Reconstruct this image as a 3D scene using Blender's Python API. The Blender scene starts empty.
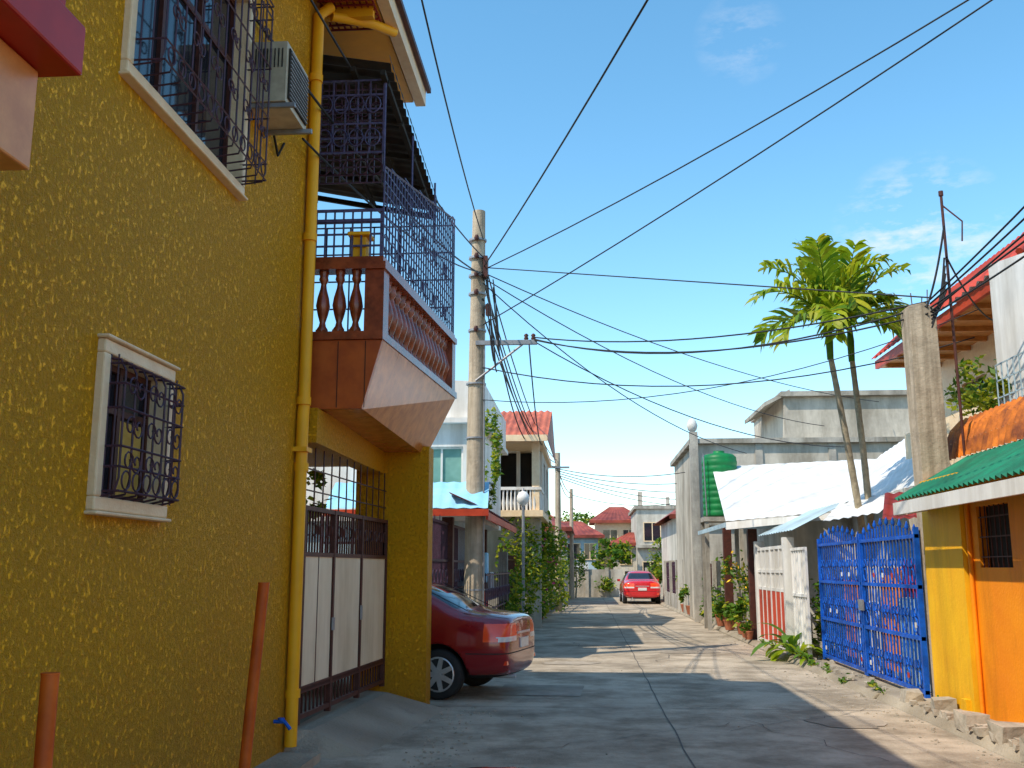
import bpy, bmesh, math, random
from mathutils import Vector, Matrix
R=random.Random(7)
scene=bpy.context.scene
COL=scene.collection

# ---------------------------------------------------------------- materials
def mat(name,c1,c2=None,scale=4,rough=.8,bump=0,bscale=30,metal=0,grime=0,gscale=.7,detail=3,spec=.3,streak=0,transl=0):
    m=bpy.data.materials.new(name); m.use_nodes=True
    nt=m.node_tree; N=nt.nodes; Lk=nt.links
    b=N['Principled BSDF']; b.inputs['Roughness'].default_value=rough
    b.inputs['Metallic'].default_value=metal
    b.inputs['Specular IOR Level'].default_value=spec
    tc=N.new('ShaderNodeTexCoord')
    c2=c2 or tuple(x*.8 for x in c1)
    n=N.new('ShaderNodeTexNoise'); n.inputs['Scale'].default_value=scale; n.inputs['Detail'].default_value=detail
    n.inputs['Roughness'].default_value=.65
    Lk.new(tc.outputs['Object'],n.inputs['Vector'])
    r=N.new('ShaderNodeValToRGB'); r.color_ramp.elements[0].position=.35; r.color_ramp.elements[1].position=.65
    r.color_ramp.elements[0].color=(*c1,1); r.color_ramp.elements[1].color=(*c2,1)
    Lk.new(n.outputs['Fac'],r.inputs['Fac'])
    out=r.outputs['Color']
    if grime:
        g=N.new('ShaderNodeTexNoise'); g.inputs['Scale'].default_value=gscale; g.inputs['Detail'].default_value=5
        g.inputs['Roughness'].default_value=.7
        if streak:
            mp=N.new('ShaderNodeMapping'); mp.inputs['Scale'].default_value=(streak,streak,.35)
            Lk.new(tc.outputs['Object'],mp.inputs['Vector']); Lk.new(mp.outputs['Vector'],g.inputs['Vector'])
        else: Lk.new(tc.outputs['Object'],g.inputs['Vector'])
        rr=N.new('ShaderNodeValToRGB'); rr.color_ramp.elements[0].position=.38; rr.color_ramp.elements[1].position=.58
        k=1-grime; rr.color_ramp.elements[0].color=(k,k*.97,k*.92,1); rr.color_ramp.elements[1].color=(1,1,1,1)
        Lk.new(g.outputs['Fac'],rr.inputs['Fac'])
        mx=N.new('ShaderNodeMix'); mx.data_type='RGBA'; mx.blend_type='MULTIPLY'; mx.inputs[0].default_value=1
        Lk.new(out,mx.inputs[6]); Lk.new(rr.outputs['Color'],mx.inputs[7]); out=mx.outputs[2]
    Lk.new(out,b.inputs['Base Color'])
    if bump:
        n2=N.new('ShaderNodeTexNoise'); n2.inputs['Scale'].default_value=bscale; n2.inputs['Detail'].default_value=3
        Lk.new(tc.outputs['Object'],n2.inputs['Vector'])
        bp=N.new('ShaderNodeBump'); bp.inputs['Strength'].default_value=min(1,bump); bp.inputs['Distance'].default_value=.02*max(1,bump)
        Lk.new(n2.outputs['Fac'],bp.inputs['Height']); Lk.new(bp.outputs['Normal'],b.inputs['Normal'])
    if transl:
        t=N.new('ShaderNodeBsdfTranslucent'); Lk.new(out,t.inputs['Color'])
        ms=N.new('ShaderNodeMixShader'); ms.inputs[0].default_value=transl
        o=N['Material Output']
        Lk.new(b.outputs[0],ms.inputs[1]); Lk.new(t.outputs[0],ms.inputs[2]); Lk.new(ms.outputs[0],o.inputs['Surface'])
    return m

def stucco(name,ca,cb,cc):
    """trowelled stucco: raised islands over a darker base"""
    m=bpy.data.materials.new(name); m.use_nodes=True
    nt=m.node_tree; N=nt.nodes; Lk=nt.links; b=N['Principled BSDF']
    b.inputs['Roughness'].default_value=.55; b.inputs['Specular IOR Level'].default_value=.2
    tc=N.new('ShaderNodeTexCoord')
    mp=N.new('ShaderNodeMapping'); mp.inputs['Scale'].default_value=(1,1,.8)
    Lk.new(tc.outputs['Object'],mp.inputs['Vector'])
    n=N.new('ShaderNodeTexNoise'); n.inputs['Scale'].default_value=32; n.inputs['Detail'].default_value=5; n.inputs['Roughness'].default_value=.78
    Lk.new(mp.outputs['Vector'],n.inputs['Vector'])
    r=N.new('ShaderNodeValToRGB'); r.color_ramp.elements[0].position=.38; r.color_ramp.elements[1].position=.58
    Lk.new(n.outputs['Fac'],r.inputs['Fac'])
    cr=N.new('ShaderNodeValToRGB'); e=cr.color_ramp.elements
    e[0].position=.33; e[0].color=(*ca,1); e[1].position=.49; e[1].color=(*cb,1)
    Lk.new(n.outputs['Fac'],cr.inputs['Fac'])
    g=N.new('ShaderNodeTexNoise'); g.inputs['Scale'].default_value=1.3; g.inputs['Detail'].default_value=5; g.inputs['Roughness'].default_value=.75
    mp2=N.new('ShaderNodeMapping'); mp2.inputs['Scale'].default_value=(1,1,.45); Lk.new(tc.outputs['Object'],mp2.inputs['Vector']); Lk.new(mp2.outputs['Vector'],g.inputs['Vector'])
    gr=N.new('ShaderNodeValToRGB'); gr.color_ramp.elements[0].position=.42; gr.color_ramp.elements[1].position=.68
    Lk.new(g.outputs['Fac'],gr.inputs['Fac'])
    mx=N.new('ShaderNodeMix'); mx.data_type='RGBA'
    mf=N.new('ShaderNodeMath'); mf.operation='MULTIPLY'; mf.inputs[1].default_value=.6; Lk.new(gr.outputs['Color'],mf.inputs[0])
    Lk.new(mf.outputs[0],mx.inputs[0]); Lk.new(cr.outputs['Color'],mx.inputs[6]); mx.inputs[7].default_value=(*cc,1)
    sp=N.new('ShaderNodeSeparateXYZ'); Lk.new(tc.outputs['Object'],sp.inputs[0])
    mr=N.new('ShaderNodeMapRange'); mr.inputs[1].default_value=0; mr.inputs[2].default_value=1.2; mr.inputs[3].default_value=.7; mr.inputs[4].default_value=0
    Lk.new(sp.outputs['Z'],mr.inputs[0])
    mm=N.new('ShaderNodeMath'); mm.operation='MULTIPLY'; Lk.new(mr.outputs[0],mm.inputs[0]); Lk.new(g.outputs['Fac'],mm.inputs[1])
    mx2=N.new('ShaderNodeMix'); mx2.data_type='RGBA'; Lk.new(mm.outputs[0],mx2.inputs[0]); Lk.new(mx.outputs[2],mx2.inputs[6]); mx2.inputs[7].default_value=(.34,.19,.05,1)
    Lk.new(mx2.outputs[2],b.inputs['Base Color'])
    bp=N.new('ShaderNodeBump'); bp.inputs['Strength'].default_value=1; bp.inputs['Distance'].default_value=.02
    Lk.new(r.outputs['Color'],bp.inputs['Height']); Lk.new(bp.outputs['Normal'],b.inputs['Normal'])
    return m

M={}
M['stucco']=stucco('yellow_stucco',(.64,.25,.004),(1.0,.465,.006),(.92,.41,.006))
M['ypaint']=mat('yellow_paint',(.90,.43,.010),(.80,.37,.010),3,.5)
M['cream']=mat('cream_frame',(.87,.67,.43),(.78,.57,.35),6,.5,.2,60)
M['purple']=mat('purple_iron',(.07,.025,.05),(.035,.015,.03),20,.5,spec=.4)
M['blueiron']=mat('grey_blue_iron',(.10,.09,.19),(.055,.05,.11),20,.5)
M['darkglass']=mat('dark_glass',(.012,.014,.02),(.02,.022,.03),2,.06,spec=.8)
M['curtain']=mat('curtain',(.6,.42,.10),(.45,.28,.06),9,.9)
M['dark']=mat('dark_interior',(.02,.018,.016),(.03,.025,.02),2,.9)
M['redtile']=mat('red_tile',(.50,.022,.008),(.38,.015,.006),3,.35)
M['tantile']=mat('marble_tile',(.64,.22,.06),(.38,.10,.026),6,.2,detail=6,spec=.5)
M['tan2']=mat('tan_tile',(.80,.33,.10),(.62,.22,.06),5,.3,detail=6,spec=.4)
M['browntile']=mat('brown_tile',(.50,.10,.015),(.36,.06,.01),4,.3,spec=.5)
M['terra']=mat('glazed_terracotta',(.34,.065,.02),(.17,.03,.01),7,.25,spec=.6)
M['black_roof']=mat('dark_sheet',(.035,.035,.04),(.07,.065,.06),3,.5)
M['white']=mat('white_paint',(.82,.80,.76),(.73,.71,.68),3,.5,grime=.22,streak=3)
M['offwhite']=mat('offwhite_panel',(.83,.71,.51),(.75,.62,.43),2,.4,grime=.2,streak=3)
M['brownmetal']=mat('brown_metal',(.10,.03,.02),(.06,.02,.015),10,.5)
M['concrete']=mat('concrete',(.48,.44,.37),(.34,.31,.27),2.5,.9,.4,20,grime=.45,streak=2)
M['pole']=mat('pole_concrete',(.55,.45,.33),(.41,.33,.24),4,.9,.4,25,grime=.4,streak=6,gscale=1.2)
M['block']=mat('grey_plaster',(.60,.54,.45),(.48,.43,.36),1.3,.9,.4,12,grime=.45,streak=1.2)
M['lightplaster']=mat('light_plaster',(.70,.66,.58),(.58,.54,.47),1.3,.9,.3,12,grime=.4,streak=1.2)
M['orange']=mat('orange_wall',(.94,.31,.004),(.86,.25,.004),1.5,.6,.2,30,grime=.3,streak=2)
M['yelwall']=mat('yellow_wall',(.94,.52,.01),(.88,.43,.008),1.5,.6,.2,30,grime=.3,streak=2)
M['greenroof']=mat('green_sheet',(.02,.23,.12),(.03,.16,.09),3,.4,grime=.4)
M['rust']=mat('rusty_sheet',(.80,.22,.02),(.22,.06,.02),3.5,.7,.3,30,detail=6,grime=.4,gscale=2)
M['redroof']=mat('red_sheet',(.60,.07,.025),(.48,.05,.02),3,.5,grime=.35)
M['distroof']=mat('faded_red_sheet',(.38,.085,.05),(.26,.05,.035),1.2,.6,grime=.5)
M['maroon']=mat('maroon_sheet',(.28,.03,.02),(.2,.025,.02),3,.5,grime=.3)
M['orroof']=mat('orange_sheet',(.62,.16,.07),(.50,.11,.05),2,.5,grime=.4)
M['whiteroof']=mat('white_sheet',(.82,.82,.82),(.74,.74,.73),1.4,.45,grime=.2,gscale=1)
M['blue']=mat('blue_paint',(.008,.13,.66),(.006,.08,.44),5,.4,grime=.35,gscale=2)
M['bluetarp']=mat('light_blue_tarp',(.25,.55,.80),(.32,.62,.82),3,.6)
M['bluetint']=mat('pale_blue_paint',(.48,.62,.70),(.40,.54,.62),3,.6,grime=.3)
M['greenglass']=mat('green_glass',(.14,.30,.26),(.22,.40,.34),2,.12,spec=.8)
M['tank']=mat('green_tank_plastic',(.008,.20,.05),(.008,.14,.04),3,.45)
M['wood']=mat('soffit_wood',(.55,.25,.07),(.42,.18,.05),8,.6)
M['trunk']=mat('palm_bark',(.40,.33,.22),(.22,.18,.12),8,.9,.6,30)
M['leafA']=mat('palm_leaf',(.18,.30,.010),(.38,.43,.016),2.5,.4,transl=.5)
M['leafB']=mat('leaf_dark',(.05,.12,.012),(.07,.16,.015),5,.5,transl=.3)
M['leafC']=mat('leaf_mid',(.12,.24,.015),(.08,.18,.012),5,.5,transl=.4)
M['leafD']=mat('leaf_yellow',(.44,.42,.02),(.28,.34,.02),5,.5,transl=.45)
M['flower']=mat('pink_flower',(.8,.10,.25),(.7,.06,.35),5,.6)
M['yflower']=mat('yellow_flower',(.9,.55,.03),(.85,.45,.03),5,.6)
M['orangepipe']=mat('orange_pipe',(.68,.13,.012),(.54,.085,.010),6,.5,grime=.3)
M['black']=mat('black_rubber',(.015,.015,.016),(.025,.025,.025),6,.7)
M['cable']=mat('cable',(.015,.015,.018),(.03,.03,.03),6,.6)
M['steel']=mat('galvanised_steel',(.35,.35,.36),(.25,.25,.26),6,.5,metal=.5)
M['alu']=mat('wheel_alloy',(.65,.66,.68),(.55,.56,.58),6,.3,metal=.6)
M['lens']=mat('red_lens',(1.0,.10,.02),(.9,.055,.012),6,.12,spec=.8)
M['clear']=mat('clear_lens',(.75,.73,.70),(.65,.63,.60),6,.12,spec=.8)
M['terracotta_pot']=mat('pot',(.40,.14,.07),(.3,.1,.05),6,.8)
M['acbody']=mat('ac_plastic',(.68,.60,.44),(.54,.46,.34),6,.5,grime=.35)
M['joint']=mat('joint_tar',(.09,.08,.07),(.14,.125,.11),4,.9)
M['patch']=mat('road_patch',(.42,.355,.28),(.32,.27,.215),3,.95,.4,40,grime=.3)
M['wet']=mat('wet_concrete',(.10,.09,.08),(.07,.065,.06),4,.05,spec=.9)
M['globe']=mat('lamp_globe',(.8,.8,.78),(.78,.78,.76),4,.3)
M['clothA']=mat('laundry_red',(.6,.05,.04),None,5,.9)
M['clothB']=mat('laundry_white',(.75,.74,.75),None,5,.9)
M['rock']=mat('rubble_stone',(.46,.40,.32),(.28,.25,.20),5,.95,.5,20)
M['road']=mat('road_concrete',(.55,.455,.345),(.37,.305,.23),.8,.92,.7,40,grime=.45,gscale=1.1,detail=8)
M['side']=mat('kerb_concrete',(.48,.41,.31),(.28,.235,.18),3,.92,.6,35,grime=.42,gscale=1.5,detail=6)
M['earth']=mat('earth',(.30,.25,.18),(.19,.16,.11),.6,.92,.5,45,grime=.4,gscale=.2,detail=6)
def paint(name,c):
    m=bpy.data.materials.new(name); m.use_nodes=True; b=m.node_tree.nodes['Principled BSDF']
    nt=m.node_tree; n=nt.nodes.new('ShaderNodeTexNoise'); n.inputs['Scale'].default_value=3; n.inputs['Detail'].default_value=5
    tc=nt.nodes.new('ShaderNodeTexCoord'); nt.links.new(tc.outputs['Object'],n.inputs['Vector'])
    mr=nt.nodes.new('ShaderNodeMapRange'); mr.inputs[3].default_value=.12; mr.inputs[4].default_value=.35
    nt.links.new(n.outputs['Fac'],mr.inputs[0]); nt.links.new(mr.outputs[0],b.inputs['Roughness'])
    b.inputs['Base Color'].default_value=(*c,1); b.inputs['Metallic'].default_value=.15
    b.inputs['Coat Weight'].default_value=.8; b.inputs['Coat Roughness'].default_value=.05
    return m

# ---------------------------------------------------------------- mesh builder
def root(name):
    e=bpy.data.objects.new(name,None); e.empty_display_size=.3; COL.objects.link(e); return e
class MB:
    def __init__(s): s.v=[];s.f=[];s.m=[];s.s=[]
    def add(s,vs,fs,m=0,sm=False):
        o=len(s.v); s.v+= [tuple(p) for p in vs]
        for f in fs: s.f.append([i+o for i in f]); s.m.append(m); s.s.append(sm)
    def box(s,x0,x1,y0,y1,z0,z1,m=0):
        s.add([(x0,y0,z0),(x1,y0,z0),(x1,y1,z0),(x0,y1,z0),(x0,y0,z1),(x1,y0,z1),(x1,y1,z1),(x0,y1,z1)],
              [(0,3,2,1),(4,5,6,7),(0,1,5,4),(1,2,6,5),(2,3,7,6),(3,0,4,7)],m)
        return s
    def poly(s,pts,m=0): s.add(pts,[tuple(range(len(pts)))],m); return s
    def prism(s,pts,d,m=0):
        n=len(pts); d=Vector(d); a=[Vector(p) for p in pts]; b=[p+d for p in a]
        fs=[tuple(range(n))[::-1],tuple(range(n,2*n))]+[(i,(i+1)%n,(i+1)%n+n,i+n) for i in range(n)]
        s.add(a+b,fs,m); return s
    def tube(s,pts,r,n=6,m=0,caps=True):
        P=[Vector(p) for p in pts]; k=len(P); rs=r if isinstance(r,(list,tuple)) else [r]*k
        vs=[]; up=None
        for i in range(k):
            t=(P[min(i+1,k-1)]-P[max(i-1,0)]).normalized()
            if up is None:
                up=Vector((0,0,1)) if abs(t.z)<.9 else Vector((1,0,0))
            a=t.cross(up)
            if a.length<1e-4: a=t.cross(Vector((0,1,0)))
            a.normalize(); b=a.cross(t).normalized(); up=b
            for j in range(n):
                q=2*math.pi*j/n; vs.append(P[i]+(a*math.cos(q)+b*math.sin(q))*rs[i])
        fs=[(i*n+j,i*n+(j+1)%n,(i+1)*n+(j+1)%n,(i+1)*n+j) for i in range(k-1) for j in range(n)]
        s.add(vs,fs,m,n>4)
        if caps: s.add(vs[:n],[tuple(range(n))],m); s.add(vs[-n:],[tuple(range(n))],m)
        return s
    def lathe(s,c,prof,n=12,m=0,axis='z',sm=True):
        vs=[]
        for r,h in prof:
            for j in range(n):
                q=2*math.pi*j/n; a,b=r*math.cos(q),r*math.sin(q)
                p=(a,b,h) if axis=='z' else ((a,h,b) if axis=='y' else (h,a,b))
                vs.append((c[0]+p[0],c[1]+p[1],c[2]+p[2]))
        k=len(prof)
        fs=[(i*n+j,i*n+(j+1)%n,(i+1)*n+(j+1)%n,(i+1)*n+j) for i in range(k-1) for j in range(n)]
        s.add(vs,fs,m,sm)
        s.add(vs[:n],[tuple(range(n))],m); s.add(vs[-n:],[tuple(range(n))],m)
        return s
    def ring(s,c,r,t,plane='yz',n=14,m=0,a0=0,a1=360,r2=None):
        pts=[]
        for i in range(n+1):
            q=math.radians(a0+(a1-a0)*i/n); rr=r+((r2-r)*i/n if r2 is not None else 0)
            a,b=rr*math.cos(q),rr*math.sin(q)
            pts.append((c[0],c[1]+a,c[2]+b) if plane=='yz' else (c[0]+a,c[1],c[2]+b))
        s.tube(pts,t,4,m,False); return s
    def sheet(s,a,b,c,d,waves,amp,m=0,th=None):
        """corrugated sheet; a->b is the eave (waves run across it), d->c the ridge"""
        a,b,c,d=map(Vector,(a,b,c,d)); nrm=(b-a).cross(d-a).normalized(); n=waves*4
        lo=[];hi=[]
        for i in range(n+1):
            t=i/n; o=nrm*amp*math.sin(t*waves*2*math.pi); lo.append(a.lerp(b,t)+o); hi.append(d.lerp(c,t)+o)
        s.add(lo+hi,[(i,i+1,n+2+i,n+1+i) for i in range(n)],m,True); return s
    def warp(s,fn): s.v=[tuple(fn(*p)) for p in s.v]; return s
    def done(s,name,mats,parent=None,bevel=0):
        me=bpy.data.meshes.new(name); me.from_pydata(s.v,[],s.f)
        for k in mats: me.materials.append(M[k] if isinstance(k,str) else k)
        me.polygons.foreach_set('material_index',s.m); me.polygons.foreach_set('use_smooth',s.s)
        me.update()
        bm=bmesh.new(); bm.from_mesh(me); bmesh.ops.recalc_face_normals(bm,faces=bm.faces); bm.to_mesh(me); bm.free()
        o=bpy.data.objects.new(name,me); COL.objects.link(o)
        if parent: o.parent=parent
        if bevel:
            bv=o.modifiers.new('b','BEVEL'); bv.width=bevel; bv.segments=2; bv.limit_method='ANGLE'
        return o

def wall_x(mb,x0,x1,y0,y1,z0,z1,ops,m=0):
    ys=sorted({y0,y1,*[o[0] for o in ops],*[o[1] for o in ops]})
    for a,b in zip(ys,ys[1:]):
        oo=sorted([o for o in ops if o[0]<=a+1e-6 and o[1]>=b-1e-6],key=lambda o:o[2]); z=z0
        for o in oo:
            if o[2]>z: mb.box(x0,x1,a,b,z,o[2],m)
            z=o[3]
        if z<z1: mb.box(x0,x1,a,b,z,z1,m)
def wall_y(mb,x0,x1,y0,y1,z0,z1,ops,m=0):
    xs=sorted({x0,x1,*[o[0] for o in ops],*[o[1] for o in ops]})
    for a,b in zip(xs,xs[1:]):
        oo=sorted([o for o in ops if o[0]<=a+1e-6 and o[1]>=b-1e-6],key=lambda o:o[2]); z=z0
        for o in oo:
            if o[2]>z: mb.box(a,b,y0,y1,z,o[2],m)
            z=o[3]
        if z<z1: mb.box(a,b,y0,y1,z,z1,m)

# ---------------------------------------------------------------- ground
g=MB(); g.poly([(-900,-600,-.008),(900,-600,-.008),(900,1400,-.008),(-900,1400,-.008)]); g.done('ground',['earth'])
road=root('road')
mb=MB()
L=[(-2.62,-12),(-2.6,8.9),(-2.45,13),(-2.2,18),(-1.7,29),(-1.15,42),(-.9,56.2)]
Rr=[(3.55,-12),(3.55,8),(3.55,13),(3.45,18),(3.3,29),(3.2,42),(3.1,56.2)]
for i in range(len(L)-1):
    mb.poly([(L[i][0],L[i][1],0),(Rr[i][0],Rr[i][1],0),(Rr[i+1][0],Rr[i+1][1],0),(L[i+1][0],L[i+1][1],0)])
mb.done('road_surface',['road'],road)
mb=MB()
def strip(pts,w,z=.004,m=0):
    for (a,b),(c,d) in zip(pts,pts[1:]):
        v=Vector((c-a,d-b)); n=Vector((-v.y,v.x)).normalized()*w/2
        mb.poly([(a-n.x,b-n.y,z),(a+n.x,b+n.y,z),(c+n.x,d+n.y,z),(c-n.x,d-n.y,z)],m)
def wob(pts,amp=.012,step=.5):
    o=[]
    for (a,b),(c,d) in zip(pts,pts[1:]):
        n=max(1,int(math.hypot(c-a,d-b)/step))
        for i in range(n): o.append((a+(c-a)*i/n+R.uniform(-amp,amp),b+(d-b)*i/n+R.uniform(-amp,amp)))
    o.append(pts[-1]); return o
strip(wob([(.85,-8),(.85,55)]),.015)
for y in (3.2,7.6,12.1,16.8,21.4,26,31,36,41,46,51): strip(wob([(-2.2+max(0,(y-15))*.035,y),(.83,y+.02)]),.014,.004); strip(wob([(.87,y+.03),(3.3,y)]),.014,.004)
def crack(x,y,dx,dy,n,w):
    p=[(x,y)]
    for i in range(n): x+=dx+R.uniform(-.13,.13); y+=dy+R.uniform(-.13,.13); p.append((x,y))
    strip(p,w,.008)
crack(-.9,9.3,.17,.1,14,.008);crack(1.4,10.5,.13,.16,12,.008);crack(-1.2,15,.2,-.03,12,.012);crack(1.2,18,.1,.2,14,.012);crack(.2,20.5,-.1,.25,12,.012)
crack(1.0,13.5,.17,.02,14,.01);crack(2.5,9,-.05,.2,14,.008);crack(.9,25,.15,.15,14,.014)
def blob(x,y,rx,ry,z=.006,m=1):
    mb.poly([(x+rx*math.cos(a*.2618)*R.uniform(.8,1.12),y+ry*math.sin(a*.2618)*R.uniform(.8,1.12),z) for a in range(24)],m)
blob(-.3,17.6,.5,.35);blob(1.9,20,.6,.4);blob(.2,30,.8,.6);blob(1.4,37,.9,.7);blob(2.7,11.2,.4,.5)
mb.poly([(-1.2,13.2,.006),(-.1,13.15,.006),(-.05,14.3,.006),(-1.15,14.35,.006)],1); mb.poly([(1.3,24,.006),(2.5,24.1,.006),(2.45,25.8,.006),(1.35,25.7,.006)],1)
mb.done('road_joints',['joint','patch'],road)
mb=MB(); blob(-.70,8.42,.32,.10,.009,0); blob(-.35,8.36,.16,.05,.013,0); mb.done('puddle',['wet'],road)
mb=MB()
mb.prism([(3.55,-12,-.01),(4.2,-12,-.01),(4.2,-12,.11),(3.63,-12,.09)],(0,25.2,0))
mb.prism([(3.5,13.2,-.01),(4.2,13.2,-.01),(4.2,13.2,.09),(3.58,13.2,.07)],(-.1,14,0))
mb.prism([(3.35,27.4,-.01),(4.2,27.4,-.01),(4.2,27.4,.10),(3.42,27.4,.08)],(-.2,28,0))
mb.done('pavement',['side'],None,.015)
mb=MB()
mb.prism([(-2.9,14.5,-.01),(-2.3,14.5,-.01),(-2.36,14.5,.10),(-2.9,14.5,.11)],(.75,17,0))
mb.prism([(-2.4,31.7,-.01),(-1.55,31.7,-.01),(-1.6,31.7,.10),(-2.4,31.7,.11)],(.6,24,0))
mb.done('pavement',['side'],None,.015)
mb=MB()
mb.add([(-2.62,8.7,-.01),(-1.9,8.95,-.01),(-1.6,11.9,-.01),(-2.62,12.0,-.01),(-2.62,8.95,.2),(-2.45,9.1,.19),(-2.3,11.8,.19),(-2.62,11.95,.2)],
       [(0,1,5,4),(1,2,6,5),(2,3,7,6),(4,5,6,7)])
mb.box(-2.62,-2.25,7.9,8.68,-.01,.07)
mb.done('driveway_ramp',['side'],None)

mb=MB()
def stone(x,y,z,s_):
    vs=[Vector((R.uniform(.6,1)*a,R.uniform(.6,1)*b,R.uniform(.4,.8)*c))*s_+Vector((x,y,z+s_*.3)) for a in(-1,1) for b in(-1,1) for c in (-1,1)]
    mb.add(vs,[(0,1,3,2),(4,6,7,5),(0,4,5,1),(2,3,7,6),(0,2,6,4),(1,5,7,3)])
for i in range(110): stone(R.uniform(3.6,3.93),R.uniform(8.2,12) if i<70 else R.uniform(13,22),.095,R.uniform(.012,.06))
for i in range(380):
    s=R.random()
    if s<.5: stone(3.5-abs(R.gauss(0,.25)),R.uniform(7,26),0,R.uniform(.006,.02))
    elif s<.8: stone(R.uniform(-1.7,-1.3)+abs(R.gauss(0,.2)),R.uniform(8.5,12),0,R.uniform(.005,.016))
    else: stone(R.uniform(-2,3.2),R.uniform(8,26),0,R.uniform(.004,.012))
for (x,y,s_) in ((3.75,9.6,.17),(3.7,10.4,.14),(3.8,11.5,.13),(3.72,12.3,.12),(3.7,8.9,.15)): stone(x,y,.09,s_)
mb.done('rubble',['rock'])

# ---------------------------------------------------------------- yellow house
H=root('yellow_house')
mb=MB()
wall_x(mb,-2.8,-2.6,-8,8.9,-.05,7.15,[(5.12,5.94,1.95,2.76),(5.13,7.0,4.42,6.0)])
mb.box(-9,-2.8,-8,-7.8,-.05,7.15); mb.box(-9,-8.8,-7.8,12.4,-.05,7.15)
mb.box(-8.8,-2.8,8.7,8.9,-.05,7.15)
mb.box(-8.8,-4.4,8.9,12.4,3.05,7.15)
mb.box(-2.66,-2.44,8.9,12.0,2.72,3.04)
mb.box(-2.78,-1.89,12.0,12.35,-.05,3.05)
mb.box(-8.8,-2.8,8.9,12.4,2.85,3.05)
mb.done('walls',['stucco'],H)
mb=MB(); mb.box(-2.6,-1.86,-3,3.07,2.92,3.28); mb.done('balcony_slab_a',['tan2'],H,.008)
mb=MB(); mb.box(-2.6,-1.73,-3,3.12,3.283,3.47); mb.box(-2.6,-1.80,-3,3.10,3.473,3.9); mb.done('balcony_band_a',['redtile'],H,.01)
fl=lambda y:-.16+.075*(y-9.0)
def flare(x,y,z):
    k=min(1,max(0,(x+2.6)/.75)) if y>8.98 and x>-2.6 else 0
    return (x+fl(y)*k,y,z)
mb=MB()
def slabpt(y):
    t=(y-9.02)/3.37
    return [(-2.55,y,3.05-.08*t),(-2.06+.07*t,y,3.05-.08*t),(-1.88+.25*t,y,3.7),(-2.55,y,3.7)]
p0=slabpt(9.02);p1=slabpt(9.07);p2=slabpt(9.073);p3=slabpt(12.39)
for q0,q1,m in ((p0,p1,0),(p2,p3,1)):
    mb.add(q0+q1,[(3,2,1,0),(4,5,6,7),(0,1,5,4),(1,2,6,5),(2,3,7,6),(3,0,4,7)],m)
for k in range(1,6):
    y=9.07+k*.55; A_=slabpt(y);B_=slabpt(y+.008)
    mb.poly([Vector(A_[1])+Vector((.002,0,0)),Vector(B_[1])+Vector((.002,0,0)),Vector(B_[2])+Vector((.003,0,0)),Vector(A_[2])+Vector((.003,0,0))],2)
for x in (-2.3,-2.04): mb.box(x,x+.006,9.015,9.019,3.06,3.69,2)
mb.done('balcony_slab_b',['browntile','tantile','dark'],H)
mb=MB(); 
for i in range(10): mb.box(-2.6,-1.71,8.99+i*.343,8.99+(i+1)*.343,3.703,3.78,0)
mb.box(-4.4,-2.6,8.99,12.42,3.703,3.78,0); mb.warp(flare); mb.done('balcony_band_b',['terra'],H)
mb=MB()
prof=[(.062,0),(.068,.03),(.045,.06),(.034,.10),(.06,.17),(.085,.26),(.07,.34),(.04,.43),(.032,.48),(.058,.52),(.05,.55),(.062,.60)]
for x in (-2.46,-2.26,-2.06): mb.lathe((x,9.14,3.8),prof,10)
for i in range(1,17): mb.lathe((-1.84,9.14+i*.19,3.8),prof,10)
for i in range(10):
    mb.box(-1.95,-1.71,9.232+i*.3168,9.232+(i+1)*.3168,4.40,4.47); mb.box(-1.92,-1.74,9.232+i*.3168,9.232+(i+1)*.3168,4.473,4.53)
mb.box(-2.6,-1.71,9.03,9.23,4.4,4.47); mb.box(-2.6,-1.74,9.06,9.23,4.473,4.53)
mb.box(-1.93,-1.73,9.06,9.24,3.782,4.398); mb.box(-1.93,-1.73,12.22,12.4,3.782,4.398)
for x in (-2.46,-2.26,-2.06): mb.box(x-.06,x+.06,9.08,9.2,3.782,3.82)
mb.warp(flare); mb.done('balustrade',['terra'],H)
mb=MB(); mb.box(-2.22,-2.08,9.12,9.26,4.535,4.75); mb.box(-2.26,-2.04,9.08,9.30,4.752,4.79); mb.done('balcony_post',['ypaint'],H,.01)
mb=MB()
def latt_x(x,y0,y1,z0,z1,sp,r,sl=0):
    k=int((y1-y0)/sp)
    for i in range(k+1): y=y0+(y1-y0)*i/k; mb.box(x-r,x+r,y-r,y+r,z0,z1-sl*(y-y0))
    zm=max(z1,z1-sl*(y1-y0)); k=int((zm-z0)/sp)
    for i in range(k+1):
        z=z0+(zm-z0)*i/k; nn=26
        for j in range(nn):
            ya=y0+(y1-y0)*j/nn; yb=y0+(y1-y0)*(j+1)/nn
            if z<z1-sl*((ya+yb)/2-y0)+.03: mb.box(x-r+.002,x+r-.002,ya,yb,z-r,z+r)
    mb.tube([(x,y0,z1),(x,y1,z1-sl*(y1-y0))],.014,4)
def latt_y(y,x0,x1,z0,z1,sp,r):
    k=int((x1-x0)/sp)
    for i in range(k+1): x=x0+(x1-x0)*i/k; mb.box(x-r,x+r,y-r,y+r,z0,z1)
    k=int((z1-z0)/sp)
    for i in range(k+1): z=z0+(z1-z0)*i/k; mb.box(x0,x1,y-r+.002,y+r-.002,z-r,z+r)
latt_x(-1.76,9.1,12.4,4.53,5.45,.11,.007,-.19)
latt_y(9.1,-2.56,-1.78,4.53,5.0,.1,.009)
latt_y(9.1,-2.56,-1.78,5.6,6.36,.15,.009)
latt_y(12.4,-4.3,-1.78,4.53,6.0,.3,.009)
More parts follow.
